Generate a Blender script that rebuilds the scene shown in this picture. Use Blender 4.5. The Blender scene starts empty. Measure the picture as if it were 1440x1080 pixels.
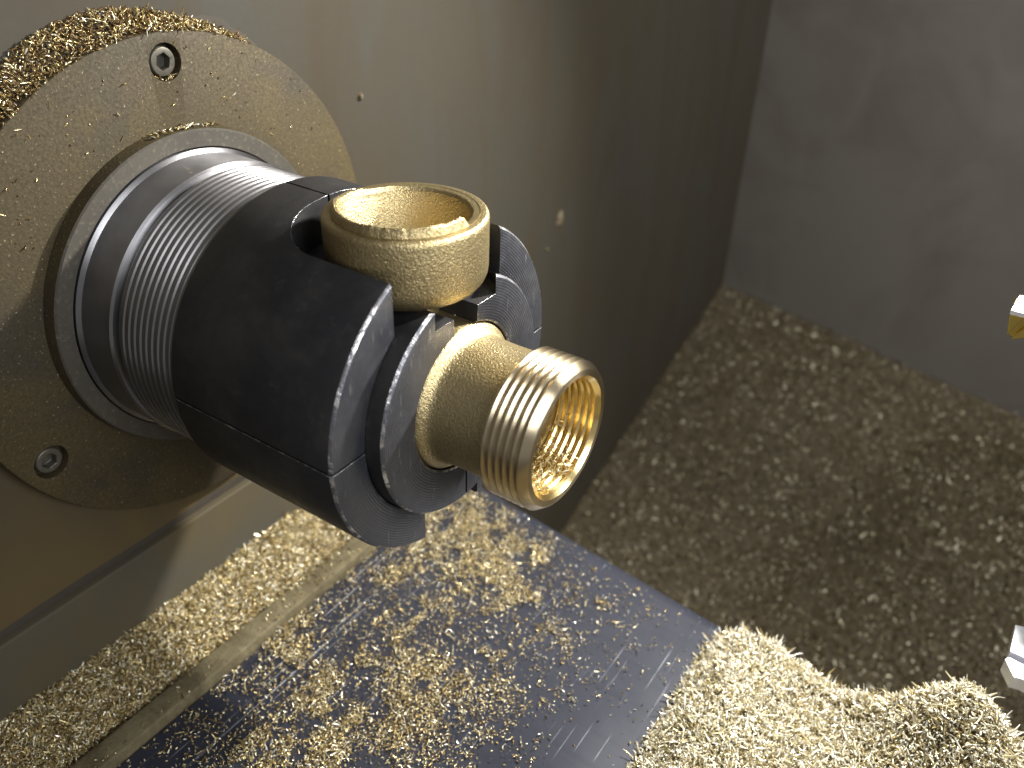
import bpy, bmesh, math, random
import numpy as np
from mathutils import Vector, Matrix

# ------------------------------------------------------------------ camera, world, light, exposure
S = 0.04                       # one unit = the collet sleeve's radius = 40 mm
scene = bpy.context.scene
col = scene.collection
random.seed(4)

cam_data = bpy.data.cameras.new('camera')
cam = bpy.data.objects.new('camera', cam_data)
col.objects.link(cam)
cam_right = Vector((0.82760567, 0.56051671, 0.02983086))
cam_down = Vector((0.32303124, -0.43214777, -0.84196147))
cam_fwd = Vector((-0.45904213, 0.70644838, -0.53871235))
m = Matrix((cam_right, -cam_down, -cam_fwd)).transposed().to_4x4()
m.translation = Vector((2.63919058, -3.4108977, 2.81172708)) * S
cam.matrix_world = m
cam.location = m.translation
cam_data.sensor_width = 36.0
cam_data.lens = 36.0 * 1226.93 / 1440.0
cam_data.clip_start = 0.005
cam_data.clip_end = 20.0
cam_data.dof.use_dof = True
cam_data.dof.focus_distance = 5.25 * S
cam_data.dof.aperture_fstop = 13.5
scene.camera = cam

world = bpy.data.worlds.new('World')
scene.world = world
world.use_nodes = True
bg = world.node_tree.nodes['Background']
bg.inputs['Color'].default_value = (1.0, 0.98, 0.95, 1)
bg.inputs['Strength'].default_value = 0.33

def lamp(name, kind, loc, target, energy, color):
    d = bpy.data.lights.new(name, kind)
    o = bpy.data.objects.new(name, d)
    col.objects.link(o)
    o.location = Vector(loc) * S
    o.rotation_euler = (Vector(target) - Vector(loc)).to_track_quat('-Z', 'Y').to_euler()
    d.energy = energy
    d.color = color
    return o

# the machine's work lamp, above and behind the chuck on the right
spot = lamp('machine_work_lamp', 'SPOT', (2.6, 5.2, 4.4), (0.1, -0.8, -2.1), 16.5, (1.0, 0.97, 0.91))
spot.data.spot_size = math.radians(114)
spot.data.spot_blend = 1.0
spot.data.shadow_soft_size = 0.011
# added soft fill from the camera's right, lifting the shaded wall and flange
side_fill = lamp('workshop_daylight', 'AREA', (12.5, -2.5, 6.5), (-1, 1, -1), 4.4, (0.95, 0.97, 1.0))
side_fill.data.shape = 'RECTANGLE'
side_fill.data.size = 10 * S
side_fill.data.size_y = 6 * S

# added area light, high on the far right, to brighten the back panel
top = lamp('chamber_skylight', 'AREA', (8.5, 8.6, 7.5), (1.0, 10.6, -4.5), 2.3, (1.0, 0.98, 0.95))
top.data.shape = 'RECTANGLE'
top.data.size = 5 * S
top.data.size_y = 5 * S

scene.view_settings.view_transform = 'Standard'
scene.view_settings.look = 'None'
scene.view_settings.exposure = 0.0
scene.view_settings.gamma = 1.0
scene.render.engine = 'CYCLES'
scene.cycles.use_denoising = True
scene.cycles.max_bounces = 8

# ------------------------------------------------------------------ material helpers
class NT:
    def __init__(self, name):
        self.m = bpy.data.materials.new(name)
        self.m.use_nodes = True
        self.t = self.m.node_tree
        self.b = self.t.nodes['Principled BSDF']
    def n(self, typ, **kw):
        nd = self.t.nodes.new(typ)
        for k, v in kw.items():
            setattr(nd, k, v)
        return nd
    def l(self, a, b):
        self.t.links.new(a, b)
    def obj(self):
        return self.n('ShaderNodeTexCoord').outputs['Object']
    def mapping(self, vec, scale=(1, 1, 1), rot=(0, 0, 0)):
        mp = self.n('ShaderNodeMapping')
        mp.inputs['Scale'].default_value = scale
        mp.inputs['Rotation'].default_value = rot
        self.l(vec, mp.inputs['Vector'])
        return mp.outputs['Vector']
    def noise(self, vec, scale, detail=4, rough=0.55, dist=0.0):
        nd = self.n('ShaderNodeTexNoise')
        nd.inputs['Scale'].default_value = scale / S
        nd.inputs['Detail'].default_value = detail
        nd.inputs['Roughness'].default_value = rough
        nd.inputs['Distortion'].default_value = dist
        self.l(vec, nd.inputs['Vector'])
        return nd.outputs['Fac']
    def ramp(self, fac, stops):
        r = self.n('ShaderNodeValToRGB')
        e = r.color_ramp.elements
        while len(e) < len(stops):
            e.new(0.5)
        for i, (p, c) in enumerate(stops):
            e[i].position = p
            e[i].color = (c[0], c[1], c[2], 1) if isinstance(c, tuple) else (c, c, c, 1)
        self.l(fac, r.inputs['Fac'])
        return r.outputs['Color']
    def mix(self, fac, a, b, mode='MIX'):
        mx = self.n('ShaderNodeMix', data_type='RGBA', blend_type=mode)
        for sock, v in ((mx.inputs[0], fac), (mx.inputs[6], a), (mx.inputs[7], b)):
            if hasattr(v, 'links'):
                self.l(v, sock)
            elif isinstance(v, tuple):
                sock.default_value = (v[0], v[1], v[2], 1)
            else:
                sock.default_value = v
        return mx.outputs[2]
    def math(self, op, a, b=None):
        nd = self.n('ShaderNodeMath', operation=op)
        for i, v in enumerate((a, b)):
            if v is None:
                continue
            if hasattr(v, 'links'):
                self.l(v, nd.inputs[i])
            else:
                nd.inputs[i].default_value = v
        return nd.outputs[0]
    def bump(self, h, strength=0.3, dist=0.01, normal=None):
        bp = self.n('ShaderNodeBump')
        bp.inputs['Strength'].default_value = strength
        bp.inputs['Distance'].default_value = dist * S
        self.l(h, bp.inputs['Height'])
        if normal is not None:
            self.l(normal, bp.inputs['Normal'])
        return bp.outputs['Normal']
    def turned(self, amount=0.85):
        tg = self.n('ShaderNodeTangent', direction_type='RADIAL', axis='X')
        self.l(tg.outputs['Tangent'], self.b.inputs['Tangent'])
        self.b.inputs['Anisotropic'].default_value = amount
        self.b.inputs['Anisotropic Rotation'].default_value = 0.25
    def set(self, **kw):
        for k, v in kw.items():
            s = self.b.inputs[k.replace('_', ' ')]
            if hasattr(v, 'links'):
                self.l(v, s)
            elif isinstance(v, tuple):
                s.default_value = (v[0], v[1], v[2], 1)
            else:
                s.default_value = v
        return self

MAT = {}

def mat_wall():
    k = NT('oily_sheet_metal')
    o = k.obj()
    n1 = k.noise(o, 0.45, 5, 0.6, 0.3)
    n2 = k.noise(o, 14, 4, 0.7)
    # dried coolant runs, stretched downwards
    n3 = k.noise(k.mapping(o, (1, 1, 0.25)), 1.1, 5, 0.65, 0.8)
    base = k.mix(k.ramp(n1, [(0.35, 0.0), (0.7, 1.0)]), (0.0315, 0.029, 0.022), (0.032, 0.026, 0.015))
    base = k.mix(k.ramp(n3, [(0.42, 0.0), (0.68, 0.75)]), base, (0.030, 0.0205, 0.009))
    base = k.mix(k.math('MULTIPLY', n2, 0.35), base, (0.019, 0.017, 0.013))
    sx = k.n('ShaderNodeSeparateXYZ')
    k.l(o, sx.inputs[0])
    low = k.n('ShaderNodeMapRange')
    low.inputs['From Min'].default_value = -0.2 * S
    low.inputs['From Max'].default_value = -1.7 * S
    k.l(sx.outputs[2], low.inputs['Value'])
    near = k.n('ShaderNodeMapRange')
    near.inputs['From Min'].default_value = 4.0 * S
    near.inputs['From Max'].default_value = 1.5 * S
    k.l(sx.outputs[1], near.inputs['Value'])
    film = k.math('MULTIPLY', k.math('MULTIPLY', low.outputs[0], near.outputs[0]), k.ramp(n3, [(0.25, 0.45), (0.6, 1.0)]))
    base = k.mix(film, base, (0.064, 0.045, 0.018))
    k.set(Base_Color=base, Metallic=0.1, Roughness=k.ramp(n1, [(0.3, 0.62), (0.7, 0.78)]), Specular_IOR_Level=0.25)
    k.set(Normal=k.bump(n2, 0.12, 0.01))
    return k.m

def mat_apron():
    k = NT('grey_green_sheet_metal')
    o = k.obj()
    n1 = k.noise(o, 0.9, 5, 0.6, 0.4)
    n2 = k.noise(o, 16, 3, 0.7)
    base = k.mix(k.ramp(n1, [(0.4, 0.0), (0.72, 1.0)]), (0.042, 0.038, 0.028), (0.056, 0.042, 0.018))
    k.set(Base_Color=base, Metallic=0.1, Roughness=0.7, Specular_IOR_Level=0.25, Normal=k.bump(n2, 0.1, 0.01))
    return k.m

def mat_backwall():
    k = NT('brushed_grey_panel')
    o = k.obj()
    n1 = k.noise(o, 0.25, 4, 0.55)
    n2 = k.noise(k.mapping(o, (1, 1, 0.05)), 6, 4, 0.6)
    n3 = k.noise(o, 0.55, 6, 0.65, 1.0)
    base = k.mix(n1, (0.125, 0.113, 0.096), (0.155, 0.141, 0.121))
    base = k.mix(k.ramp(n3, [(0.45, 0.0), (0.68, 0.7)]), base, (0.105, 0.090, 0.074))
    k.set(Base_Color=base, Metallic=0.35, Roughness=0.5, Normal=k.bump(n2, 0.08, 0.01))
    return k.m

def mat_flange():
    k = NT('dusty_oiled_flange')
    o = k.obj()
    n1 = k.noise(o, 1.1, 5, 0.6, 0.6)
    n2 = k.noise(o, 48, 3, 0.85)
    n3 = k.noise(o, 0.9, 3, 0.5, 1.2)
    spk = k.noise(o, 55, 2, 0.5)
    base = k.mix(k.ramp(n1, [(0.33, 0.0), (0.68, 1.0)]), (0.037, 0.0275, 0.0115), (0.049, 0.0355, 0.0125))
    base = k.mix(k.ramp(n3, [(0.52, 0.0), (0.66, 0.8)]), base, (0.026, 0.021, 0.014))
    base = k.mix(k.ramp(n2, [(0.40, 0.0), (0.62, 0.6)]), base, (0.016, 0.012, 0.006))
    # brass dust
    dust = k.ramp(spk, [(0.66, 0.0), (0.78, 0.7)])
    base = k.mix(dust, base, (0.30, 0.25, 0.14))
    k.set(Base_Color=base, Metallic=k.math('ADD', k.math('MULTIPLY', dust, 0.6), 0.05),
          Roughness=k.ramp(n2, [(0.3, 0.6), (0.7, 0.8)]), Specular_IOR_Level=0.25)
    nb = k.bump(spk, 0.35, 0.006)
    k.set(Normal=k.bump(n2, 0.25, 0.01, nb))
    return k.m

def mat_ring():
    k = NT('grey_dull_steel')
    o = k.obj()
    n1 = k.noise(o, 2.0, 4, 0.6)
    n2 = k.noise(o, 30, 3, 0.7)
    base = k.mix(k.ramp(n1, [(0.35, 0.0), (0.7, 1.0)]), (0.034, 0.030, 0.024), (0.046, 0.041, 0.032))
    base = k.mix(k.ramp(n2, [(0.55, 0.0), (0.72, 0.6)]), base, (0.10, 0.085, 0.06))
    k.set(Base_Color=base, Metallic=0.15, Roughness=0.62, Specular_IOR_Level=0.3, Normal=k.bump(n2, 0.15, 0.008))
    return k.m

def mat_bolt():
    k = NT('bolt_steel')
    o = k.obj()
    n = k.noise(o, 18, 4, 0.7)
    k.set(Base_Color=k.mix(n, (0.04, 0.036, 0.028), (0.10, 0.092, 0.072)), Metallic=0.6, Roughness=0.45,
          Normal=k.bump(n, 0.2, 0.008))
    return k.m

def mat_nose():
    k = NT('ground_spindle_steel')
    o = k.obj()
    n1 = k.noise(o, 1.6, 4, 0.6)
    st = k.noise(k.mapping(o, (60, 1, 1)), 1.2, 3, 0.6)
    base = k.mix(n1, (0.16, 0.157, 0.163), (0.32, 0.315, 0.322))
    k.set(Base_Color=base, Metallic=1.0, Roughness=k.ramp(n1, [(0.3, 0.30), (0.7, 0.40)]),
          Normal=k.bump(st, 0.05, 0.01))
    k.turned(0.85)
    return k.m

def mat_black():
    k = NT('black_oxide_steel')
    o = k.obj()
    n1 = k.noise(o, 1.7, 6, 0.65, 0.4)
    n2 = k.noise(o, 9, 5, 0.7)
    n3 = k.noise(o, 70, 2, 0.6)
    base = k.mix(k.ramp(n1, [(0.42, 0.0), (0.72, 1.0)]), (0.0115, 0.0115, 0.0135), (0.030, 0.028, 0.026))
    sp = k.ramp(n2, [(0.60, 0.0), (0.76, 0.35)])
    base = k.mix(sp, base, (0.060, 0.053, 0.046))
    k.set(Base_Color=base, Metallic=0.15, Roughness=k.ramp(n2, [(0.3, 0.42), (0.7, 0.60)]),
          Normal=k.bump(n3, 0.08, 0.006))
    k.b.inputs['Specular IOR Level'].default_value = 0.4
    return k.m

def mat_face():
    # turned front faces: concentric tool marks round the spindle axis
    k = NT('turned_dark_steel_face')
    o = k.obj()
    sx = k.n('ShaderNodeSeparateXYZ')
    k.l(o, sx.inputs[0])
    rr = k.math('SQRT', k.math('ADD', k.math('MULTIPLY', sx.outputs[1], sx.outputs[1]),
                               k.math('MULTIPLY', sx.outputs[2], sx.outputs[2])))
    wv = k.math('SINE', k.math('MULTIPLY', rr, 2 * math.pi * 62 / S))
    n1 = k.noise(o, 1.8, 5, 0.6, 0.4)
    n2 = k.noise(o, 10, 5, 0.7)
    scr = k.noise(k.mapping(o, (1, 6, 0.7), (0.6, 0, 0)), 7, 3, 0.6)
    base = k.mix(k.ramp(n1, [(0.38, 0.0), (0.7, 1.0)]), (0.050, 0.053, 0.066), (0.095, 0.095, 0.103))
    base = k.mix(k.ramp(scr, [(0.64, 0.0), (0.72, 0.6)]), base, (0.24, 0.235, 0.23))
    mask = k.ramp(n1, [(0.40, 0.25), (0.60, 1.0)])
    k.set(Base_Color=base, Metallic=0.75, Roughness=k.ramp(n2, [(0.3, 0.30), (0.7, 0.46)]),
          Normal=k.bump(k.math('MULTIPLY', wv, mask), 0.35, 0.003, k.bump(n2, 0.08, 0.01)))
    return k.m

def mat_worn():
    k = NT('worn_bright_edge')
    o = k.obj()
    n1 = k.noise(o, 9, 5, 0.75, 0.4)
    base = k.mix(k.ramp(n1, [(0.48, 0.0), (0.66, 1.0)]), (0.11, 0.11, 0.12), (0.85, 0.83, 0.80))
    k.set(Base_Color=base, Metallic=0.85, Roughness=k.ramp(n1, [(0.4, 0.5), (0.62, 0.25)]),
          Normal=k.bump(n1, 0.5, 0.02))
    return k.m

def mat_cast():
    k = NT('sandblasted_cast_brass')
    o = k.obj()
    n1 = k.noise(o, 1.5, 4, 0.6)
    n2 = k.noise(o, 70, 2, 0.7)
    n3 = k.noise(o, 120, 2, 0.6)
    base = k.mix(n1, (0.35, 0.275, 0.135), (0.45, 0.37, 0.21))
    base = k.mix(k.ramp(n2, [(0.45, 0.0), (0.75, 0.4)]), base, (0.19, 0.14, 0.06))
    k.set(Base_Color=base, Metallic=0.95, Roughness=0.40)
    nb = k.bump(n3, 0.45, 0.006)
    k.set(Normal=k.bump(n2, 0.75, 0.008, nb))
    return k.m

def mat_brass():
    k = NT('turned_brass')
    o = k.obj()
    n1 = k.noise(o, 3, 4, 0.6)
    st = k.noise(k.mapping(o, (50, 1, 1)), 1.4, 3, 0.6)
    base = k.mix(n1, (0.42, 0.34, 0.215), (0.54, 0.46, 0.325))
    k.set(Base_Color=base, Metallic=1.0, Roughness=k.ramp(n1, [(0.3, 0.26), (0.7, 0.36)]),
          Normal=k.bump(st, 0.05, 0.01))
    k.turned(0.8)
    return k.m

def mat_bore():
    k = NT('oily_bored_brass')
    o = k.obj()
    n1 = k.noise(o, 4, 4, 0.6)
    base = k.mix(n1, (0.74, 0.55, 0.22), (0.84, 0.68, 0.34))
    k.set(Base_Color=base, Metallic=1.0, Roughness=0.25, Normal=k.bump(n1, 0.2, 0.02))
    k.turned(0.7)
    return k.m

def mat_plate():
    k = NT('polished_way_cover_steel')
    o = k.obj()
    n1 = k.noise(o, 0.8, 5, 0.6, 0.3)
    along = k.noise(k.mapping(o, (1, 0.012, 1), (0, 0, 0.05)), 60, 2, 0.5)
    along2 = k.noise(k.mapping(o, (1, 0.012, 1), (0, 0, -0.16)), 52, 2, 0.5)
    cross = k.noise(k.mapping(o, (0.03, 1, 1), (0, 0, 0.1)), 14, 2, 0.5)
    gate = k.noise(o, 1.1, 3, 0.6)
    scr = k.math('MULTIPLY', k.math('MAXIMUM', k.ramp(along, [(0.66, 0.0), (0.71, 0.8)]),
                                    k.ramp(along2, [(0.67, 0.0), (0.72, 0.8)])),
                 k.ramp(gate, [(0.46, 0.0), (0.62, 1.0)]))
    base = k.mix(n1, (0.0175, 0.0190, 0.0270), (0.030, 0.0320, 0.0425))
    base = k.mix(k.ramp(cross, [(0.5, 0.0), (0.8, 0.5)]), base, (0.014, 0.015, 0.022))
    base = k.mix(scr, base, (0.30, 0.31, 0.34))
    k.set(Base_Color=base, Metallic=0.25, Specular_IOR_Level=0.3, Roughness=k.ramp(n1, [(0.3, 0.30), (0.7, 0.42)]),
          Normal=k.bump(k.math('ADD', scr, k.math('MULTIPLY', cross, 0.4)), 0.12, 0.006))
    return k.m

def mat_rail():
    k = NT('dust_caked_rail')
    o = k.obj()
    n1 = k.noise(o, 3.5, 6, 0.75, 0.5)
    n2 = k.noise(o, 40, 4, 0.85)
    base = k.mix(k.ramp(n1, [(0.38, 0.0), (0.64, 1.0)]), (0.065, 0.052, 0.027), (0.125, 0.105, 0.06))
    base = k.mix(k.ramp(n2, [(0.5, 0.0), (0.7, 0.6)]), base, (0.055, 0.042, 0.02))
    k.set(Base_Color=base, Metallic=0.1, Roughness=0.75, Specular_IOR_Level=0.25, Normal=k.bump(n2, 0.8, 0.012))
    return k.m

def mat_swarf_bed():
    k = NT('packed_brass_swarf')
    o = k.obj()
    n1 = k.noise(o, 1.0, 4, 0.6)
    n2 = k.noise(o, 22, 4, 0.8)
    base = k.mix(k.ramp(n2, [(0.36, 0.0), (0.64, 1.0)]), (0.045, 0.034, 0.014), (0.26, 0.205, 0.10))  # dark end paints the shade between the loose chips
    base = k.mix(k.math('MULTIPLY', n1, 0.5), base, (0.15, 0.115, 0.055))
    k.set(Base_Color=base, Metallic=0.55, Roughness=0.5, Normal=k.bump(n2, 1.0, 0.04))
    return k.m

def mat_chip():
    k = NT('brass_swarf_chip')
    at = k.n('ShaderNodeAttribute', attribute_name='tint')
    c = k.ramp(at.outputs['Fac'], [(0.0, (0.12, 0.070, 0.026)), (0.3, (0.34, 0.25, 0.095)), (0.55, (0.56, 0.45, 0.22)),
                                   (0.8, (0.76, 0.68, 0.44)), (1.0, (0.93, 0.90, 0.80))])  # near-white top tints stand in for sparkles
    k.set(Base_Color=c, Metallic=0.65, Roughness=0.25)
    return k.m

def mat_lit_chip():
    k = NT('fresh_bright_brass_chip')  # paler copy of the chip colour, with the heap's strong light painted in
    at = k.n('ShaderNodeAttribute', attribute_name='tint')
    c = k.ramp(at.outputs['Fac'], [(0.0, (0.24, 0.17, 0.06)), (0.2, (0.50, 0.42, 0.22)), (0.5, (0.78, 0.72, 0.52)),
                                   (1.0, (0.94, 0.92, 0.84))])
    k.set(Base_Color=c, Metallic=0.45, Roughness=0.24)
    return k.m

def mat_shaded_chip():
    k = NT('oily_brass_chip')  # darker copy of the chip colour, carrying the chute's shade
    at = k.n('ShaderNodeAttribute', attribute_name='tint')
    c = k.ramp(at.outputs['Fac'], [(0.0, (0.055, 0.041, 0.017)), (0.6, (0.115, 0.088, 0.040)), (0.90, (0.24, 0.19, 0.095)), (0.95, (0.95, 0.88, 0.66))])  # last stop is a painted glint
    k.set(Base_Color=c, Metallic=0.35, Roughness=0.2)
    return k.m

def mat_shaded_bed():
    k = NT('oily_packed_swarf')  # swarf colour darkened to put the chute in shade
    o = k.obj()
    n1 = k.noise(o, 1.0, 4, 0.6)
    n2 = k.noise(o, 14, 4, 0.8)
    base = k.mix(k.ramp(n2, [(0.36, 0.0), (0.64, 1.0)]), (0.032, 0.024, 0.011), (0.10, 0.075, 0.036))
    base = k.mix(k.math('MULTIPLY', n1, 0.5), base, (0.075, 0.062, 0.04))
    k.set(Base_Color=base, Metallic=0.3, Roughness=0.5, Normal=k.bump(n2, 1.0, 0.04))
    return k.m

def mat_simple(name, colr, metallic, rough, nscale=6, amt=0.25):
    k = NT(name)
    o = k.obj()
    n1 = k.noise(o, nscale, 4, 0.65)
    dark = tuple(c * (1 - amt) for c in colr)
    k.set(Base_Color=k.mix(n1, dark, colr), Metallic=metallic, Roughness=rough, Normal=k.bump(n1, 0.08, 0.01))
    return k.m

MAT['wall'] = mat_wall(); MAT['apron'] = mat_apron(); MAT['back'] = mat_backwall()
MAT['flange'] = mat_flange(); MAT['ring'] = mat_ring(); MAT['bolt'] = mat_bolt()
MAT['nose'] = mat_nose(); MAT['black'] = mat_black(); MAT['face'] = mat_face(); MAT['worn'] = mat_worn()
MAT['cast'] = mat_cast(); MAT['brass'] = mat_brass(); MAT['bore'] = mat_bore()
MAT['plate'] = mat_plate(); MAT['rail'] = mat_rail(); MAT['swarf'] = mat_swarf_bed(); MAT['chip'] = mat_chip()
MAT['fresh'] = mat_lit_chip(); MAT['oilchip'] = mat_shaded_chip(); MAT['oilbed'] = mat_shaded_bed()
MAT['gold'] = mat_simple('gold_coated_carbide', (0.80, 0.60, 0.16), 1.0, 0.28)
MAT['white'] = mat_simple('bright_ground_tool_steel', (0.86, 0.86, 0.88), 0.7, 0.3)
MAT['blue'] = mat_simple('dark_blue_tool_seam', (0.06, 0.06, 0.16), 0.3, 0.4)
MAT['holder'] = mat_simple('dark_tool_holder_steel', (0.10, 0.10, 0.10), 0.6, 0.45)
MAT['oil'] = mat_simple('dark_oil_film', (0.030, 0.022, 0.012), 0.0, 0.85, 14, 0.6)
MAT['residue'] = mat_simple('dried_coolant_residue', (0.075, 0.056, 0.026), 0.0, 0.75)

# ------------------------------------------------------------------ object helpers
def put(name, me, parent=None, mats=None, smooth=35, loc=None):
    o = bpy.data.objects.new(name, me)
    col.objects.link(o)
    for mt in (mats or []):
        me.materials.append(MAT[mt])
    if smooth is not None and len(me.polygons):
        me.polygons.foreach_set('use_smooth', np.ones(len(me.polygons), dtype=bool))
        me.set_sharp_from_angle(angle=math.radians(smooth))
    if parent is not None:
        o.parent = parent
        o.location = (loc if loc is not None else Vector((0, 0, 0))) - parent.location
    elif loc is not None:
        o.location = loc
    return o

def thing(name, label, cat, loc, group=None):
    o = bpy.data.objects.new(name, None)
    col.objects.link(o)
    o.empty_display_size = 0.01
    o.location = Vector(loc) * S
    o['label'] = label
    o['category'] = cat
    if group:
        o['group'] = group
    return o

def tag(o, label=None, cat=None, kind=None, group=None):
    if label: o['label'] = label
    if cat: o['category'] = cat
    if kind: o['kind'] = kind
    if group: o['group'] = group
    return o

def mesh(name, verts, faces, mi=None):
    me = bpy.data.meshes.new(name)
    me.from_pydata([(v[0] * S, v[1] * S, v[2] * S) for v in verts], [], faces)
    if mi is not None:
        me.polygons.foreach_set('material_index', mi)
    me.update()
    return me

def lathe(name, prof, n=128, axis='X', center=(0, 0, 0), closed=True, jitter=None):
    """prof: list of (along, radius, material index of the segment that starts here)"""
    vs, fs, mi = [], [], []
    k = len(prof)
    for j in range(n):
        a = 2 * math.pi * j / n
        for i, p in enumerate(prof):
            x, r = p[0], p[1]
            if jitter:
                x, r = jitter(i, a, x, r)
            if axis == 'X':
                vs.append((center[0] + x, center[1] + r * math.sin(a), center[2] + r * math.cos(a)))
            else:
                vs.append((center[0] + r * math.cos(a), center[1] + r * math.sin(a), center[2] + x))
    segs = k if closed else k - 1
    for j in range(n):
        j2 = (j + 1) % n
        for i in range(segs):
            i2 = (i + 1) % k
            fs.append((j * k + i, j * k + i2, j2 * k + i2, j2 * k + i))
            mi.append(prof[i][2] if len(prof[i]) > 2 else 0)
    me = mesh(name, vs, fs, mi)
    bm = bmesh.new(); bm.from_mesh(me)
    bmesh.ops.remove_doubles(bm, verts=bm.verts, dist=1e-7)
    bmesh.ops.recalc_face_normals(bm, faces=bm.faces)
    bm.to_mesh(me); bm.free()
    return me

def box_mesh(name, x0, x1, y0, y1, z0, z1, bevel=0.0, seg=2):
    vs = [(x, y, z) for x in (x0, x1) for y in (y0, y1) for z in (z0, z1)]
    fs = [(0, 1, 3, 2), (4, 6, 7, 5), (0, 4, 5, 1), (2, 3, 7, 6), (0, 2, 6, 4), (1, 5, 7, 3)]
    me = mesh(name, vs, fs)
    bm = bmesh.new(); bm.from_mesh(me)
    bmesh.ops.recalc_face_normals(bm, faces=bm.faces)
    if bevel:
        bmesh.ops.bevel(bm, geom=bm.edges[:], offset=bevel * S, segments=seg, affect='EDGES', profile=0.5)
    bm.to_mesh(me); bm.free()
    return me

def prism(name, pts, z0, z1, axis='Z'):
    """closed outline (a, b) extruded along an axis"""
    n = len(pts)
    if axis == 'Z':
        f = lambda a, b, h: (a, b, h)
    elif axis == 'X':
        f = lambda a, b, h: (h, a, b)
    else:
        f = lambda a, b, h: (a, h, b)
    vs = [f(a, b, z0) for a, b in pts] + [f(a, b, z1) for a, b in pts]
    fs = [tuple(range(n)), tuple(range(n, 2 * n))] + [(i, (i + 1) % n, n + (i + 1) % n, n + i) for i in range(n)]
    me = mesh(name, vs, fs)
    bm = bmesh.new(); bm.from_mesh(me)
    bmesh.ops.recalc_face_normals(bm, faces=bm.faces)
    bm.to_mesh(me); bm.free()
    return me

def boolean(me, ops, bevel=0.0, bevel_mat=None, mats=()):
    """ops: list of ('DIFFERENCE'|'INTERSECT', mesh); returns a new mesh"""
    tmp = []
    o = bpy.data.objects.new('tmp_cut_target', me)
    col.objects.link(o); tmp.append(o)
    for mt in mats:
        me.materials.append(MAT[mt])
    for op, cm in ops:
        c = bpy.data.objects.new('tmp_cutter', cm)
        col.objects.link(c); tmp.append(c)
        md = o.modifiers.new('b', 'BOOLEAN')
        md.operation = op; md.object = c; md.solver = 'EXACT'
    if bevel:
        bv = o.modifiers.new('v', 'BEVEL')
        bv.width = bevel * S; bv.segments = 1; bv.limit_method = 'ANGLE'
        bv.angle_limit = math.radians(40)
        bv.use_clamp_overlap = True
        if bevel_mat is not None:
            bv.material = bevel_mat
    dg = bpy.context.evaluated_depsgraph_get()
    dg.update()
    out = bpy.data.meshes.new_from_object(o.evaluated_get(dg))
    for t in tmp:
        bpy.data.objects.remove(t)
    return out

# value noise for scattering
class VN:
    def __init__(self, seed, n=64):
        self.g = np.random.default_rng(seed).random((n, n)); self.n = n
    def __call__(self, x, y):
        xi = np.floor(x).astype(int); yi = np.floor(y).astype(int)
        fx = x - xi; fy = y - yi
        fx = fx * fx * (3 - 2 * fx); fy = fy * fy * (3 - 2 * fy)
        n = self.n
        g = lambda a, b: self.g[a % n, b % n]
        return ((g(xi, yi) * (1 - fx) + g(xi + 1, yi) * fx) * (1 - fy)
                + (g(xi, yi + 1) * (1 - fx) + g(xi + 1, yi + 1) * fx) * fy)
    def fbm(self, x, y, o=4):
        s = 0; a = 0.5
        for k in range(o):
            s = s + a * self(x * 2 ** k + 17.3 * k, y * 2 ** k + 5.1 * k); a *= 0.5
        return s / (1 - 0.5 ** o)

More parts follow.
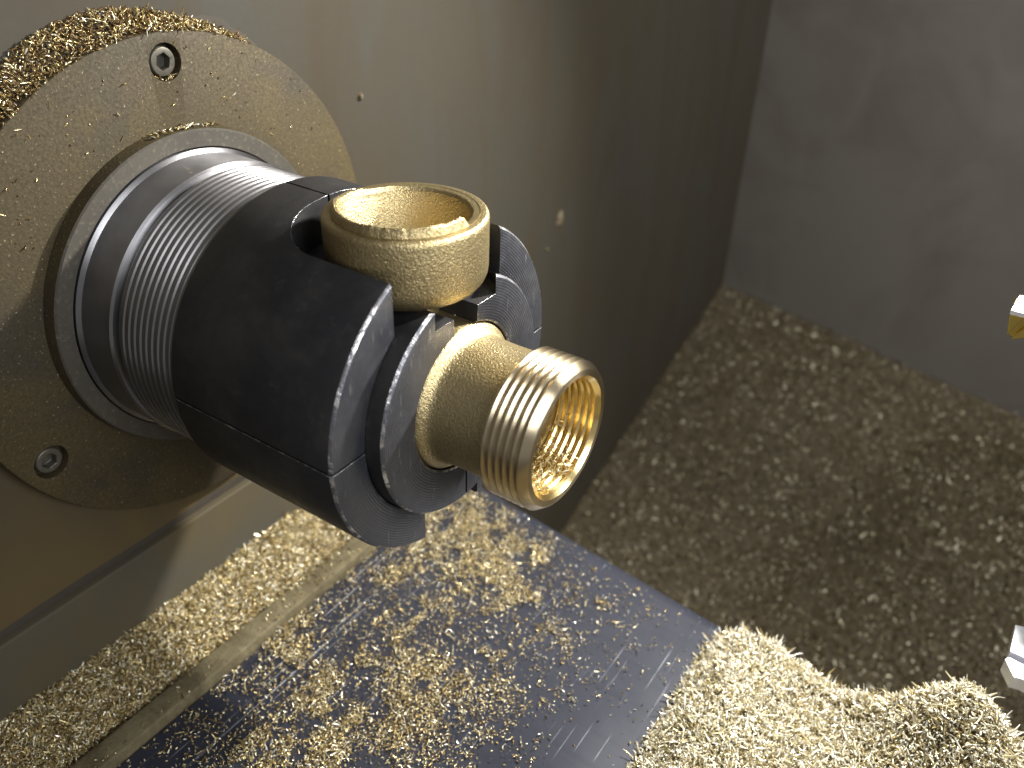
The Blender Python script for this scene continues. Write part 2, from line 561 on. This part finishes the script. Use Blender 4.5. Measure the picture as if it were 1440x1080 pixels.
def chip_mesh(name, P, N, seed, lmin=0.035, lmax=0.10, wid=0.018, tilt=0.35, curl=1.0, long_frac=0.04, tint=(0.0, 1.0, 1.0), segs=2):
    """one small curled, three-sided sliver of metal for each point P with surface normal N"""
    rg = np.random.default_rng(seed)
    n = len(P)
    N = N / np.linalg.norm(N, axis=1)[:, None]
    ref = rg.normal(size=(n, 3))
    T = ref - (ref * N).sum(1)[:, None] * N
    T /= np.linalg.norm(T, axis=1)[:, None]
    tl = rg.normal(size=n) * tilt
    T = T * np.cos(tl)[:, None] + N * np.sin(tl)[:, None]
    B = np.cross(N, T); B /= np.linalg.norm(B, axis=1)[:, None]
    U = np.cross(T, B)
    ro = rg.normal(size=n) * 0.7
    B, U = B * np.cos(ro)[:, None] + U * np.sin(ro)[:, None], U * np.cos(ro)[:, None] - B * np.sin(ro)[:, None]
    L = lmin + (lmax - lmin) * rg.random(n) ** 2.2
    lf = rg.random(n) < long_frac
    L = np.where(lf, L * 1.9 + lmin * 2, L)
    W = wid * (0.6 + 0.8 * rg.random(n))
    K = rg.normal(size=n) * 1.1 * curl            # total bend, radians
    tw = rg.normal(size=n) * 0.8
    ns = segs + 1
    st = np.linspace(-0.5, 0.5, ns)
    taper = np.array([0.45, 1.0, 0.4]) if segs == 2 else np.array([0.45, 1.0, 0.95, 0.4])
    V = np.zeros((n, ns, 3, 3))
    for i, s in enumerate(st):
        ang = K * s
        kk = np.where(np.abs(K) < 1e-3, 1e-3, K)
        a = np.sin(ang) / kk * L
        u = (1 - np.cos(ang)) / kk * L
        c = P + T * a[:, None] + U * u[:, None] + N * (W * 0.25 + np.abs(np.sin(tl)) * L * 0.45)[:, None]
        t = tw * s
        b2 = B * np.cos(t)[:, None] + U * np.sin(t)[:, None]
        u2 = U * np.cos(t)[:, None] - B * np.sin(t)[:, None]
        w = (W * taper[i])[:, None]
        V[:, i, 0] = c - b2 * w * 0.5
        V[:, i, 1] = c + b2 * w * 0.5
        V[:, i, 2] = c + u2 * w * 0.32
    verts = V.reshape(-1, 3) * S
    base = []
    for i in range(segs):
        for j in range(3):
            j2 = (j + 1) % 3
            base.append((i * 3 + j, i * 3 + j2, i * 3 + 3 + j2, i * 3 + 3 + j))
    F = (np.array(base)[None] + (np.arange(n) * ns * 3)[:, None, None]).reshape(-1, 4)
    me = bpy.data.meshes.new(name)
    me.vertices.add(len(verts)); me.vertices.foreach_set('co', verts.ravel())
    me.loops.add(F.size); me.loops.foreach_set('vertex_index', F.ravel().astype(np.int32))
    me.polygons.add(len(F))
    me.polygons.foreach_set('loop_start', (np.arange(len(F)) * 4).astype(np.int32))
    at = me.attributes.new('tint', 'FLOAT', 'POINT')
    at.data.foreach_set('value', np.repeat(tint[0] + (tint[1] - tint[0]) * rg.random(n) ** tint[2], ns * 3).astype(np.float32))
    me.update(calc_edges=True)
    return me

def chips(name, label, P, N, seed, material='chip', **kw):
    P = np.asarray(P, float); N = np.asarray(N, float)
    # leave out what lies well outside the picture
    q = P - np.array(cam.location) / S
    dz = q @ np.array(cam_fwd)
    u = 1226.93 * (q @ np.array(cam_right)) / dz; v = 1226.93 * (q @ np.array(cam_down)) / dz
    ok = (np.abs(u) < 960) & (np.abs(v) < 760)
    P, N = P[ok], N[ok]
    me = chip_mesh(name, P, N, seed, **kw)
    o = put(name, me, None, [material], smooth=None)
    return tag(o, label, 'metal chips', 'stuff')

def height_sheet(name, xs, ys, zf, mats):
    X, Y = np.meshgrid(xs, ys, indexing='ij')
    Z = zf(X, Y)
    nx, ny = X.shape
    V = np.stack([X, Y, Z], -1).reshape(-1, 3)
    F = [(i * ny + j, (i + 1) * ny + j, (i + 1) * ny + j + 1, i * ny + j + 1) for i in range(nx - 1) for j in range(ny - 1)]
    return put(name, mesh(name, V, F), None, mats, smooth=60)

def zf_normal(zf, x, y, e=0.01):
    dx = (zf(x + e, y) - zf(x - e, y)) / (2 * e)
    dy = (zf(x, y + e) - zf(x, y - e)) / (2 * e)
    N = np.stack([-dx, -dy, np.ones_like(x)], -1)
    return N / np.linalg.norm(N, axis=1)[:, None]

# ------------------------------------------------------------------ the setting
WX = -2.40                     # headstock wall plane
YB = 11.75                     # back panel plane
w = put('headstock_wall', box_mesh('headstock_wall', WX - 0.15, WX, -7, YB + 0.15, -10, 8), None, ['wall'])
tag(w, kind='structure')
for (yy, zz, sz) in ((5.28, -1.20, 0.085), (1.92, 0.92, 0.028), (5.0, -1.5, 0.02)):
    rnd = random.Random(yy)
    me = lathe('residue', [(0.0, sz), (0.012, sz * 0.92), (0.03, sz * 0.55), (0.036, 0.0001)], 20, 'X', (WX - 0.002, yy, zz), closed=False,
               jitter=lambda i, a, x, r: (x, r * (1 + 0.25 * math.sin(2 * a + 1) + 0.12 * math.sin(5 * a))))
    put('dried_residue', me, w, ['residue'])
b = put('back_wall', box_mesh('back_wall', WX, 9, YB, YB + 0.15, -10, 8), None, ['back'])
tag(b, kind='structure')
a_ = put('headstock_apron', prism('apron', [(WX - 0.02, -1.945), (WX + 0.050, -1.950), (WX + 0.060, -1.956), (WX + 0.065, -1.968), (WX + 0.065, -3.4), (WX - 0.02, -3.4)], -7, 3.0, 'Y'),
         None, ['apron'], 50)
tag(a_, kind='structure')

# chute behind the bed, sloping up to the back panel
def slope_z(x, y):
    z = -4.59 + (y - 11.76) * 0.379 + (x + 2.35) * -0.152
    z = z + 0.10 * (vn_s.fbm(x * 0.8, y * 0.8) - 0.5)
    # a mound of swarf towards the right
    d = (x - 0.73) * 0.94 - (y - 7.21) * 0.345
    z = z + 0.42 * np.log1p(np.exp(d * 8)) / 8 * np.clip((11.4 - y) / 1.2, 0, 1)
    return z
vn_s = VN(11)
sl = height_sheet('chip_chute', np.linspace(WX - 0.05, 9, 120), np.linspace(0.5, YB + 0.05, 120), slope_z, ['oilbed'])
tag(sl, kind='structure')

# bed under everything
bed = put('machine_bed', box_mesh('machine_bed', WX + 0.0, 8, -7, 1.70, -3.3, -2.83, 0.02), None, ['plate'])
tag(bed, kind='structure')

# ------------------------------------------------------------------ way cover plate and rail
plate_pts = [(-1.50, -6.5), (1.41, -6.5), (1.41, 1.79), (-1.50, 2.13)]
def plate_mesh():
    # flat sheet with its back edge rolled down
    vs, fs = [], []
    prof = [(0.0, 0.0), (0.05, -0.004), (0.10, -0.02), (0.14, -0.05), (0.165, -0.09), (0.17, -0.30)]
    x0, x1 = -1.49, 1.41
    def back(x):
        return 2.12 + (x - x0) * (1.79 - 2.12) / (x1 - x0) - 0.12
    nx = 24
    for i in range(nx + 1):
        x = x0 + (x1 - x0) * i / nx
        vs.append((x, -6.5, -2.82)); vs.append((x, -6.5, -2.70))
        for (d, h) in prof:
            vs.append((x, back(x) + d, -2.70 + h))
    k = 2 + len(prof)
    for i in range(nx):
        for j in range(k - 1):
            fs.append((i * k + j, (i + 1) * k + j, (i + 1) * k + j + 1, i * k + j + 1))
        fs.append((i * k + k - 1, (i + 1) * k + k - 1, (i + 1) * k, i * k))
    fs.append(tuple(range(k))); fs.append(tuple(nx * k + j for j in range(k)))
    me = mesh('way_cover', vs, fs)
    bm = bmesh.new(); bm.from_mesh(me)
    bmesh.ops.recalc_face_normals(bm, faces=bm.faces)
    bm.to_mesh(me); bm.free()
    return me
pl = put('way_cover_plate', plate_mesh(), None, ['plate'], 40)
tag(pl, 'scratched dark blue-grey steel cover plate under the chuck, strewn with brass chips', 'steel plate')
rl = put('guide_rail', box_mesh('guide_rail', -1.690, -1.505, -6.5, 2.3, -2.82, -2.605, 0.018, 3), None, ['rail'])
tag(rl, 'narrow dust-caked rail between the chip-filled trough and the dark plate', 'rail')

# ------------------------------------------------------------------ flange with bolts
fl = thing('spindle_flange', 'round dusty brown flange bolted to the headstock wall around the spindle', 'flange', (WX, 0, -1.69))
FX = -2.253
flange_prof = [(WX - 0.01, 0.95), (WX - 0.01, 1.70), (FX - 0.025, 1.70), (FX - 0.008, 1.693), (FX, 1.68), (FX, 0.95)]
fm = lathe('flange_plate', flange_prof, 160)
bolts = []
for dg_ in (0, -120, 120):
    a = math.radians(dg_ + 0.5)
    bolts.append((1.507 * math.sin(a) + (0.045 if dg_ == 0 else 0), 1.507 * math.cos(a) + (0.01 if dg_ == 0 else 0)))
cuts = []
for (y, z) in bolts:
    cuts.append(('DIFFERENCE', lathe('bore', [(FX - 0.09, 0.0001), (FX - 0.09, 0.116), (FX + 0.05, 0.116), (FX + 0.05, 0.0001)], 48, 'X', (0, y, z), closed=False)))
fm2 = boolean(fm, cuts, 0.006, None, ['flange'])
put('flange_plate', fm2, fl, None, 35)
for (y, z) in bolts:
    hx = lathe('bolt_head', [(FX - 0.095, 0.0001), (FX - 0.095, 0.092), (FX - 0.035, 0.092), (FX - 0.022, 0.086), (FX - 0.020, 0.080), (FX - 0.020, 0.0001)],
               48, 'X', (0, y, z), closed=False)
    hexpts = [(y + 0.054 * math.cos(math.radians(60 * i + 15)), z + 0.054 * math.sin(math.radians(60 * i + 15))) for i in range(6)]
    hm = boolean(hx, [('DIFFERENCE', prism('hex', hexpts, FX - 0.08, FX + 0.05, 'X'))], 0.004, None, ['bolt'])
    put('bolt', hm, fl, None, 30)
rg_ = lathe('retaining_ring', [(FX - 0.02, 1.0, 1), (FX - 0.02, 1.125, 1), (FX + 0.03, 1.122, 1), (-2.155, 1.115, 0), (-2.143, 1.105, 0), (-2.143, 1.002, 0), (-2.15, 0.998, 0)], 160)
put('retaining_ring', rg_, fl, ['ring', 'flange'], 30)

def oil_and_seam(a0, a1, w0, seed):
    v = VN(seed); vs, fs = [], []
    n = 60
    for i in range(n + 1):
        t = i / n
        a = math.radians(a0 + (a1 - a0) * t)
        e = math.sin(math.pi * t) ** 0.5
        wd = (w0 * (0.35 + 1.1 * float(v.fbm(np.array(t * 9.0), np.array(1.7), 3)))) * e + 0.002
        for q, r in enumerate((1.66, 1.70 + wd * 0.6, 1.70 + wd)):
            vs.append((WX + (0.012, 0.010, 0.001)[q], r * math.sin(a), r * math.cos(a)))
    for i in range(n):
        for q in range(2):
            fs.append((i * 3 + q, i * 3 + q + 1, i * 3 + 4 + q, i * 3 + 3 + q))
    return mesh('oil_film', vs, fs)
vv = VN(41)
sv, sf = [], []
for i in range(81):
    yy = -7 + 10 * i / 80
    hh = 0.03 + 0.05 * float(vv.fbm(np.array(yy * 1.5), np.array(0.3), 3))
    sv += [(WX + 0.004, yy, -1.952), (WX + 0.006, yy, -1.94 + hh * 0.5), (WX + 0.001, yy, -1.94 + hh)]
for i in range(80):
    for q in range(2):
        sf.append((i * 3 + q, i * 3 + q + 1, i * 3 + 4 + q, i * 3 + 3 + q))
put('oil_film', mesh('oil_film', sv, sf), w, ['oil'], 60)  # thin dark strip on the wall along the apron's upper edge
for (a0, a1, w0, sd) in ((-62, -12, 0.17, 3), (-5, 34, 0.085, 8)):
    put('oil_film', oil_and_seam(a0, a1, w0, sd), w, ['oil'], 60)

# ------------------------------------------------------------------ collet chuck: spindle nose and split sleeve
ck = thing('collet_chuck', 'black split collet chuck on a threaded steel spindle nose, gripping the brass fitting', 'collet chuck', (-2.2, 0, -0.98))
nose_prof = [(-2.40, 0.60), (-2.40, 0.980), (-2.165, 0.984), (-2.150, 0.990), (-2.135, 0.990), (-2.126, 0.980), (-2.115, 0.966), (-2.09, 0.963),
             (-1.845, 0.963), (-1.830, 0.950), (-1.822, 0.915), (-1.800, 0.915), (-1.800, 0.60)]
put('spindle_nose', lathe('nose', nose_prof, 192), ck, ['nose'], 30)
tp = [(-1.802, 0.60), (-1.802, 0.905), (-1.785, 0.938), (-1.765, 0.950)]
x = -1.755
while x < -1.31:
    tp += [(x, 0.950), (x + 0.020, 0.951), (x + 0.029, 0.943), (x + 0.040, 0.943)]
    x += 0.053
tp += [(-1.300, 0.945), (-1.285, 0.965), (-1.270, 0.965), (-1.262, 0.94), (-1.235, 0.94), (-1.235, 0.60)]
put('thread', lathe('thread', tp, 192), ck, ['nose'], 20)

# sleeve: black outside (0), turned faces (1), worn chamfer (2)
HW = 0.475
sleeve_prof = [(-1.247, 0.70, 0), (-1.247, 0.975, 2), (-1.235, 0.992, 0), (-1.215, 1.0, 0), (-0.016, 1.0, 2), (0.0, 0.986, 1), (0.0, 0.752, 2), (-0.010, 0.742, 0)]
def slot_pts(hw, xb, rc):
    pts = [(1.0, -hw), (1.0, hw)]
    for i in range(9):
        a = math.pi / 2 * i / 8
        pts.append((xb + rc - rc * math.sin(a), hw - rc + rc * math.cos(a)))
    for i in range(9):
        a = math.pi / 2 * i / 8
        pts.append((xb + rc - rc * math.cos(a), -hw + rc - rc * math.sin(a)))
    return pts
slot_top = lambda: prism('slot_top', slot_pts(HW, -0.875, 0.30), 0.2, 1.5, 'Z')
slot_bottom = lambda: prism('slot_bottom', slot_pts(0.275, -0.6, 0.2), -1.5, -0.2, 'Z')
core_prof = [(-1.10, 0.30, 0), (-1.10, 0.735, 0), (0.094, 0.735, 2), (0.110, 0.722, 1), (0.110, 0.472, 2), (0.10, 0.462, 0), (-0.05, 0.462, 0), (-0.05, 0.30, 0)]
G = 0.008
quads = [(-1, 1), (1, 1), (1, -1), (-1, -1)]
for (sy, sz) in quads:
    y0, y1 = (G, 1.3) if sy > 0 else (-1.3, -G)
    z0, z1 = (G, 1.3) if sz > 0 else (-1.3, -G)
    sm = lathe('jaw', sleeve_prof, 192)
    ops = [('INTERSECT', box_mesh('q', -2, 1, y0, y1, z0, z1))]
    ops.append(('DIFFERENCE', slot_top() if sz > 0 else slot_bottom()))
    jm = boolean(sm, ops, 0.009, 2, ['black', 'face', 'worn'])
    put('jaw', jm, ck, None, 30)
for sy in (-1, 1):
    y0, y1 = (G, 1.3) if sy > 0 else (-1.3, -G)
    cm = lathe('clamp_half', core_prof, 160)
    ops = [('INTERSECT', box_mesh('q', -2, 1, y0, y1, -1.3, 1.3)),
           ('DIFFERENCE', lathe('pocket', [(0.56, 0.0001), (0.56, 0.495), (1.5, 0.495), (1.5, 0.0001)], 64, 'Z', (-0.30, 0, 0), closed=False)),
           ('DIFFERENCE', box_mesh('gap', -0.4, 0.5, -0.115, 0.105, 0.2, 1.0)),
           ('DIFFERENCE', box_mesh('gap', -0.4, 0.5, -0.19, 0.18, 0.655, 1.0))]
    put('inner_clamp_half', boolean(cm, ops, 0.006, 2, ['black', 'face', 'worn']), ck, None, 30)

# ------------------------------------------------------------------ brass fitting
ft = thing('brass_fitting', 'cast brass elbow fitting with a threaded end and an upright open cup', 'pipe fitting', (-0.3, 0, -0.4))
neck = [(-0.20, 0.30), (-0.20, 0.455), (0.075, 0.455), (0.092, 0.452), (0.106, 0.442), (0.118, 0.424), (0.130, 0.408), (0.148, 0.397), (0.175, 0.391), (0.235, 0.389), (0.30, 0.387), (0.44, 0.388), (0.50, 0.392), (0.53, 0.395), (0.53, 0.30)]
put('neck', lathe('neck', neck, 128), ft, ['cast'], 40)
te = [(0.50, 0.30, 0), (0.505, 0.385, 0), (0.515, 0.425, 0)]
x = 0.520
for i in range(5):
    te += [(x, 0.440, 0), (x + 0.010, 0.441, 0), (x + 0.026, 0.423, 0), (x + 0.031, 0.423, 0)]
    x += 0.046
te += [(x - 0.004, 0.437, 0), (x + 0.006, 0.439, 0), (0.796, 0.409, 0), (0.801, 0.400, 0), (0.801, 0.364, 1)]
xb = 0.775
te += [(0.780, 0.345, 1)]
while xb > 0.30:
    te += [(xb, 0.338, 1), (xb - 0.016, 0.337, 1), (xb - 0.026, 0.347, 1), (xb - 0.032, 0.347, 1)]
    xb -= 0.044
te += [(0.25, 0.33, 1), (0.22, 0.24, 1), (0.22, 0.235, 1), (0.0, 0.235, 1), (0.0, 0.27, 1), (0.50, 0.3, 1)]
# keep the wall closed between bore and neck
put('threaded_end', lathe('threaded_end', te, 160), ft, ['brass', 'bore'], 25)
cx = -0.30
cup = [(0.30, 0.10, 0), (0.30, 0.17, 0), (0.60, 0.17, 0), (0.622, 0.20, 0), (0.624, 0.33, 0), (0.630, 0.375, 0), (0.648, 0.408, 0), (0.68, 0.435, 0), (0.715, 0.449, 0), (0.75, 0.453, 0),
       (1.015, 0.454, 0), (1.034, 0.451, 0), (1.046, 0.443, 0), (1.050, 0.432, 0), (1.047, 0.372, 0), (1.02, 0.360, 0), (0.92, 0.338, 0), (0.80, 0.302, 0), (0.72, 0.268, 0), (0.69, 0.24, 0), (0.68, 0.10, 0)]
put('cup_port', lathe('cup', cup, 128, 'Z', (cx, 0, 0)), ft, ['cast'], 40)
vn_l = VN(7)
def lip_jit(i, a, x, r):
    h = float(vn_l.fbm(np.array(a * 9.0), np.array(3.3), 4)) - 0.5
    d = math.degrees(a) % 360              # the lip stands highest from its notch round the front and left
    hi = float(np.interp(d, [0, 3, 5, 120, 160, 215, 352, 356, 360], [1.0, 1.0, 0.02, 0.05, 0.25, 0.9, 1.0, 1.05, 1.05]))
    if i in (2, 3, 4):
        x = 1.045 + (x - 1.045) * hi + h * 0.026 * (0.35 + 0.65 * hi)
    r = r + h * 0.012
    return x, r
lip = [(1.03, 0.395), (1.052, 0.404), (1.092, 0.393), (1.102, 0.381), (1.096, 0.366), (1.03, 0.352)]
put('flash_lip', lathe('lip', lip, 180, 'Z', (cx, 0, 0), jitter=lip_jit), ft, ['cast'], 32)

# ------------------------------------------------------------------ tools at the right edge of the picture

gt = thing('gold_cutting_tool', 'gold-coated cutter tip with a pale top, above the other tool at the right edge', 'cutting tool', (2.60, 2.0, 0.35))
tip = prism('gold_tip', [(2.573, 0.497), (2.60, 0.36), (2.632, 0.345), (2.69, 0.375), (3.0, 0.38), (3.0, 0.497)], 1.995, 2.25, 'Y')
gr = prism('groove', [(2.585, 0.335), (2.602, 0.30), (2.70, 0.50), (2.655, 0.51)], 1.9, 2.03, 'Y')
put('coated_tip', boolean(tip, [('DIFFERENCE', gr)], 0.004, None, ['gold']), gt, None, 30)
put('ground_top', prism('ground_top', [(2.573, 1.992), (3.0, 1.992), (3.0, 2.26), (2.63, 2.26), (2.585, 2.24)], 0.4985, 0.525), gt, ['white'], 30)
put('shank', box_mesh('shank', 2.99, 6.0, 1.9, 2.4, 0.15, 0.60, 0.03), gt, ['holder'], 30)
bt = thing('bright_cutting_tool', 'bright white tool tip with a dark blue seam, just above the chip heap', 'cutting tool', (3.2, 0.75, -0.92))
put('upper_blade', prism('upper_blade', [(3.161, 0.735), (3.6, 0.70), (3.9, 1.1), (3.60, 1.1), (3.20, 0.965), (3.155, 0.95)], -0.86, -0.80), bt, ['white'], 30)
put('seam', prism('seam', [(3.165, 0.700), (3.6, 0.64), (3.9, 1.05), (3.6, 1.05), (3.17, 0.74)], -0.90, -0.862), bt, ['blue'], 30)
put('lower_blade', prism('lower_blade', [(3.150, 0.675), (3.163, 0.70), (3.6, 0.65), (3.6, 0.55), (3.25, 0.59), (3.205, 0.578)], -0.90, -0.815), bt, ['white'], 30)
put('shank', box_mesh('shank', 3.45, 6.0, 0.50, 1.10, -1.35, -0.87, 0.03), bt, ['holder'], 30)

# ------------------------------------------------------------------ chips
rg = np.random.default_rng(21)
vn = VN(5)
# on the plate
def plate_density(x, y):
    cl = 0.45 * vn.fbm(x * 2.6 + 9, y * 2.2 + 4, 4) + 0.55 * vn.fbm(x * 9 + 3, y * 7 + 1, 3)
    fall = np.clip(1.10 - 0.72 * (x + 0.35) - 0.10 * np.abs(y - 0.7), 0.025, 1.0)
    fall = fall * np.where(y < 0.4, np.clip(1 - 0.75 * (x + 0.15), 0.12, 1), 1.0)
    fall = np.where((x < -0.95) & (y < -0.55), fall * 0.25, fall)
    fall = fall * np.clip((2.05 - 0.11 * (x + 1.5) - y) * 3 + 0.2, 0.1, 1)
    clump = np.clip((cl - 0.44) * 6, 0.0, 1.0)
    return fall * (0.12 + 0.9 * clump)
n = 250000
x = rg.uniform(-1.49, 1.40, n); y = rg.uniform(-2.6, 2.05, n)
keep = rg.random(n) < plate_density(x, y) * 0.56
keep &= y < 2.12 + (x + 1.49) * -0.114 - 0.08
x, y = x[keep], y[keep]
P = np.stack([x, y, np.full_like(x, -2.698) + rg.random(len(x)) ** 2 * 0.03], -1)
chips('scattered_chips', 'loose brass chips scattered over the dark steel cover plate', P, np.tile([0, 0, 1.0], (len(P), 1)), 31,
      lmin=0.010, lmax=0.033, wid=0.0098, tilt=0.5, long_frac=0.04, tint=(0.05, 1.0, 1.3))

# in the trough
vt = VN(9)
def trough_z(x, y):
    return -2.66 + 0.05 * (vt.fbm(x * 3, y * 3) - 0.5) + 0.10 * np.clip((-1.95 - x) / 0.45, 0, 1) - 0.05 * np.clip((x + 1.78) / 0.1, 0, 1)
tr = height_sheet('swarf_bed', np.linspace(WX, -1.68, 16), np.linspace(-6, 2.6, 120), trough_z, ['swarf'])
tag(tr, 'packed layer of brass swarf lying in the trough beside the rail', 'metal chips', 'stuff')
n = 40000
x = rg.uniform(-2.335, -1.69, n); y = rg.uniform(-2.8, 2.5, n)
P = np.stack([x, y, trough_z(x, y) + rg.random(n) ** 2 * 0.03], -1)
chips('trough_chips', 'brass chips filling the narrow trough below the headstock wall', P, zf_normal(trough_z, x, y), 32,
      lmin=0.012, lmax=0.042, wid=0.0115, tilt=0.55, long_frac=0.05, tint=(0.05, 1.0, 1.2))

n = 900
x = -1.69 + 0.18 * rg.random(n) ** 2.0; y = rg.uniform(-2.6, 2.2, n)
keep = vt.fbm(x * 4, y * 2.2, 3) > 0.47
x, y = x[keep], y[keep]
P = np.stack([x, y, np.full_like(x, -2.604)], -1)
chips('rail_chips', 'sparse brass chips strewn along the top of the narrow rail', P, np.tile([0, 0, 1.0], (len(P), 1)), 38,
      lmin=0.011, lmax=0.035, wid=0.011, tilt=0.4, tint=(0.05, 0.9, 1.3))

# front pile
vp = VN(15)
def pile_z(x, y):
    ridge = (-2.50 - 0.10 * np.exp(-((x - 2.35) / 0.30) ** 2) + 0.10 * np.exp(-((x - 1.9) / 0.3) ** 2)
             + 0.50 * np.exp(-((x - 3.14) / 0.36) ** 2) * np.exp(-((y - 1.5) / 0.5) ** 2))
    ridge = ridge + 0.20 * np.exp(-((x - 3.75) / 0.42) ** 2) * np.exp(-((y - 1.4) / 0.6) ** 2)
    z = ridge + 0.16 * (vp.fbm(x * 2.2, y * 2.2) - 0.5) + 0.12 * (vp.fbm(x * 7, y * 7) - 0.5)
    z = z - 0.06 * np.clip((0.6 - y), 0, 3)
    edge = np.clip((x - 1.36) / 0.35, 0, 1)
    z = -2.74 + (z + 2.74) * (edge * edge * (3 - 2 * edge)) ** 0.7
    by = 1.62 + 0.10 * (vp(x * 3, x * 0 + 2.2) - 0.5) + 0.12 * np.exp(-((x - 1.6) / 0.25) ** 2)
    z = z - np.clip(y - by, 0, 1) * 2.2 - np.clip(y - by + 0.15, 0, 0.15) * 0.6
    return z
pb = height_sheet('swarf_heap', np.linspace(1.36, 6.0, 130), np.linspace(-3.5, 2.2, 150), pile_z, ['swarf'])
tag(pb, 'bright heap of packed brass swarf in the front right corner', 'metal chips', 'stuff')
n = 62000
x = 1.37 + 3.0 * rg.random(n); y = rg.uniform(-0.6, 1.95, n)
P = np.stack([x, y, pile_z(x, y) + rg.random(n) ** 2 * 0.035], -1)
chips('heap_chips', 'loose bright brass chips on top of the heap in the front right corner', P, zf_normal(pile_z, x, y), 33,
      material='fresh', lmin=0.015, lmax=0.066, wid=0.0115, tilt=0.7, long_frac=0.06, segs=3)

# on the chute
n = 64000
x = rg.uniform(WX, 6.0, n); y = rg.uniform(2.0, YB, n)
P = np.stack([x, y, slope_z(x, y) + rg.random(n) ** 2 * 0.03], -1)
chips('chute_chips', 'dim brass chips covering the sloping chute behind the bed', P, zf_normal(slope_z, x, y), 34,
      material='oilchip', lmin=0.025, lmax=0.07, wid=0.022, tilt=0.55)

# along the top of the flange rim
n = 5200
a = np.radians(rg.uniform(-46, 26, n)); t = rg.random(n)
hgt = np.interp(np.degrees(a), [-46, -36, -20, -8, 6, 18, 26], [0.16, 0.17, 0.19, 0.17, 0.09, 0.04, 0.01])
r = 1.695 + hgt * t
xx = WX + 0.01 + (0.15 * (1 - t * 0.8)) * rg.random(n) ** 0.6
P = np.stack([xx, r * np.sin(a), r * np.cos(a)], -1)
Nn = np.tile([0.75, 0, 0.65], (n, 1))
m2 = 70
fa = np.radians(rg.uniform(-60, 60, m2)); fr = 1.16 + 0.5 * rg.random(m2) ** 0.7
P = np.concatenate([P, np.stack([np.full(m2, FX + 0.001), fr * np.sin(fa), fr * np.cos(fa)], -1)])
Nn = np.concatenate([Nn, np.tile([1.0, 0, 0], (m2, 1))])
bb = rg.uniform(-0.07, 0.07, 26)
P = np.concatenate([P, np.stack([np.full(26, FX - 0.03), bolts[0][0] + bb, bolts[0][1] - 0.112 + 0.25 * np.abs(bb)], -1)])
Nn = np.concatenate([Nn, np.tile([0.6, 0, 0.8], (26, 1))])
chips('flange_chips', 'brass chips caught in an arc on the upper rim of the flange', P, Nn, 35, lmin=0.012, lmax=0.045, wid=0.010, tilt=0.5, tint=(0, 0.95, 3.2))
n = 40
a = np.radians(rg.uniform(-9, 16, n))
P = np.stack([rg.uniform(-2.23, -2.16, n), 1.125 * np.sin(a), 1.125 * np.cos(a)], -1)
chips('ring_chips', 'few bright chips lying on top of the grey ring at the spindle', P, np.tile([0.2, 0, 1.0], (n, 1)), 36, lmin=0.03, lmax=0.08, wid=0.016, tilt=0.15)
# inside the threaded end
n = 260
a = np.radians(180 + rg.normal(size=n) * 24 - 8)
xx = rg.uniform(0.48, 0.760, n)
r = 0.335 - rg.random(n) ** 1.6 * 0.06
P = np.stack([xx, r * np.sin(a), r * np.cos(a)], -1)
Nn = np.stack([0 * a, -np.sin(a), -np.cos(a)], -1)
chips('bore_chips', 'tangle of fine bright chips inside the mouth of the threaded brass end', P, Nn, 37, lmin=0.03, lmax=0.09, wid=0.009, tilt=0.5, curl=1.6, long_frac=0.0)
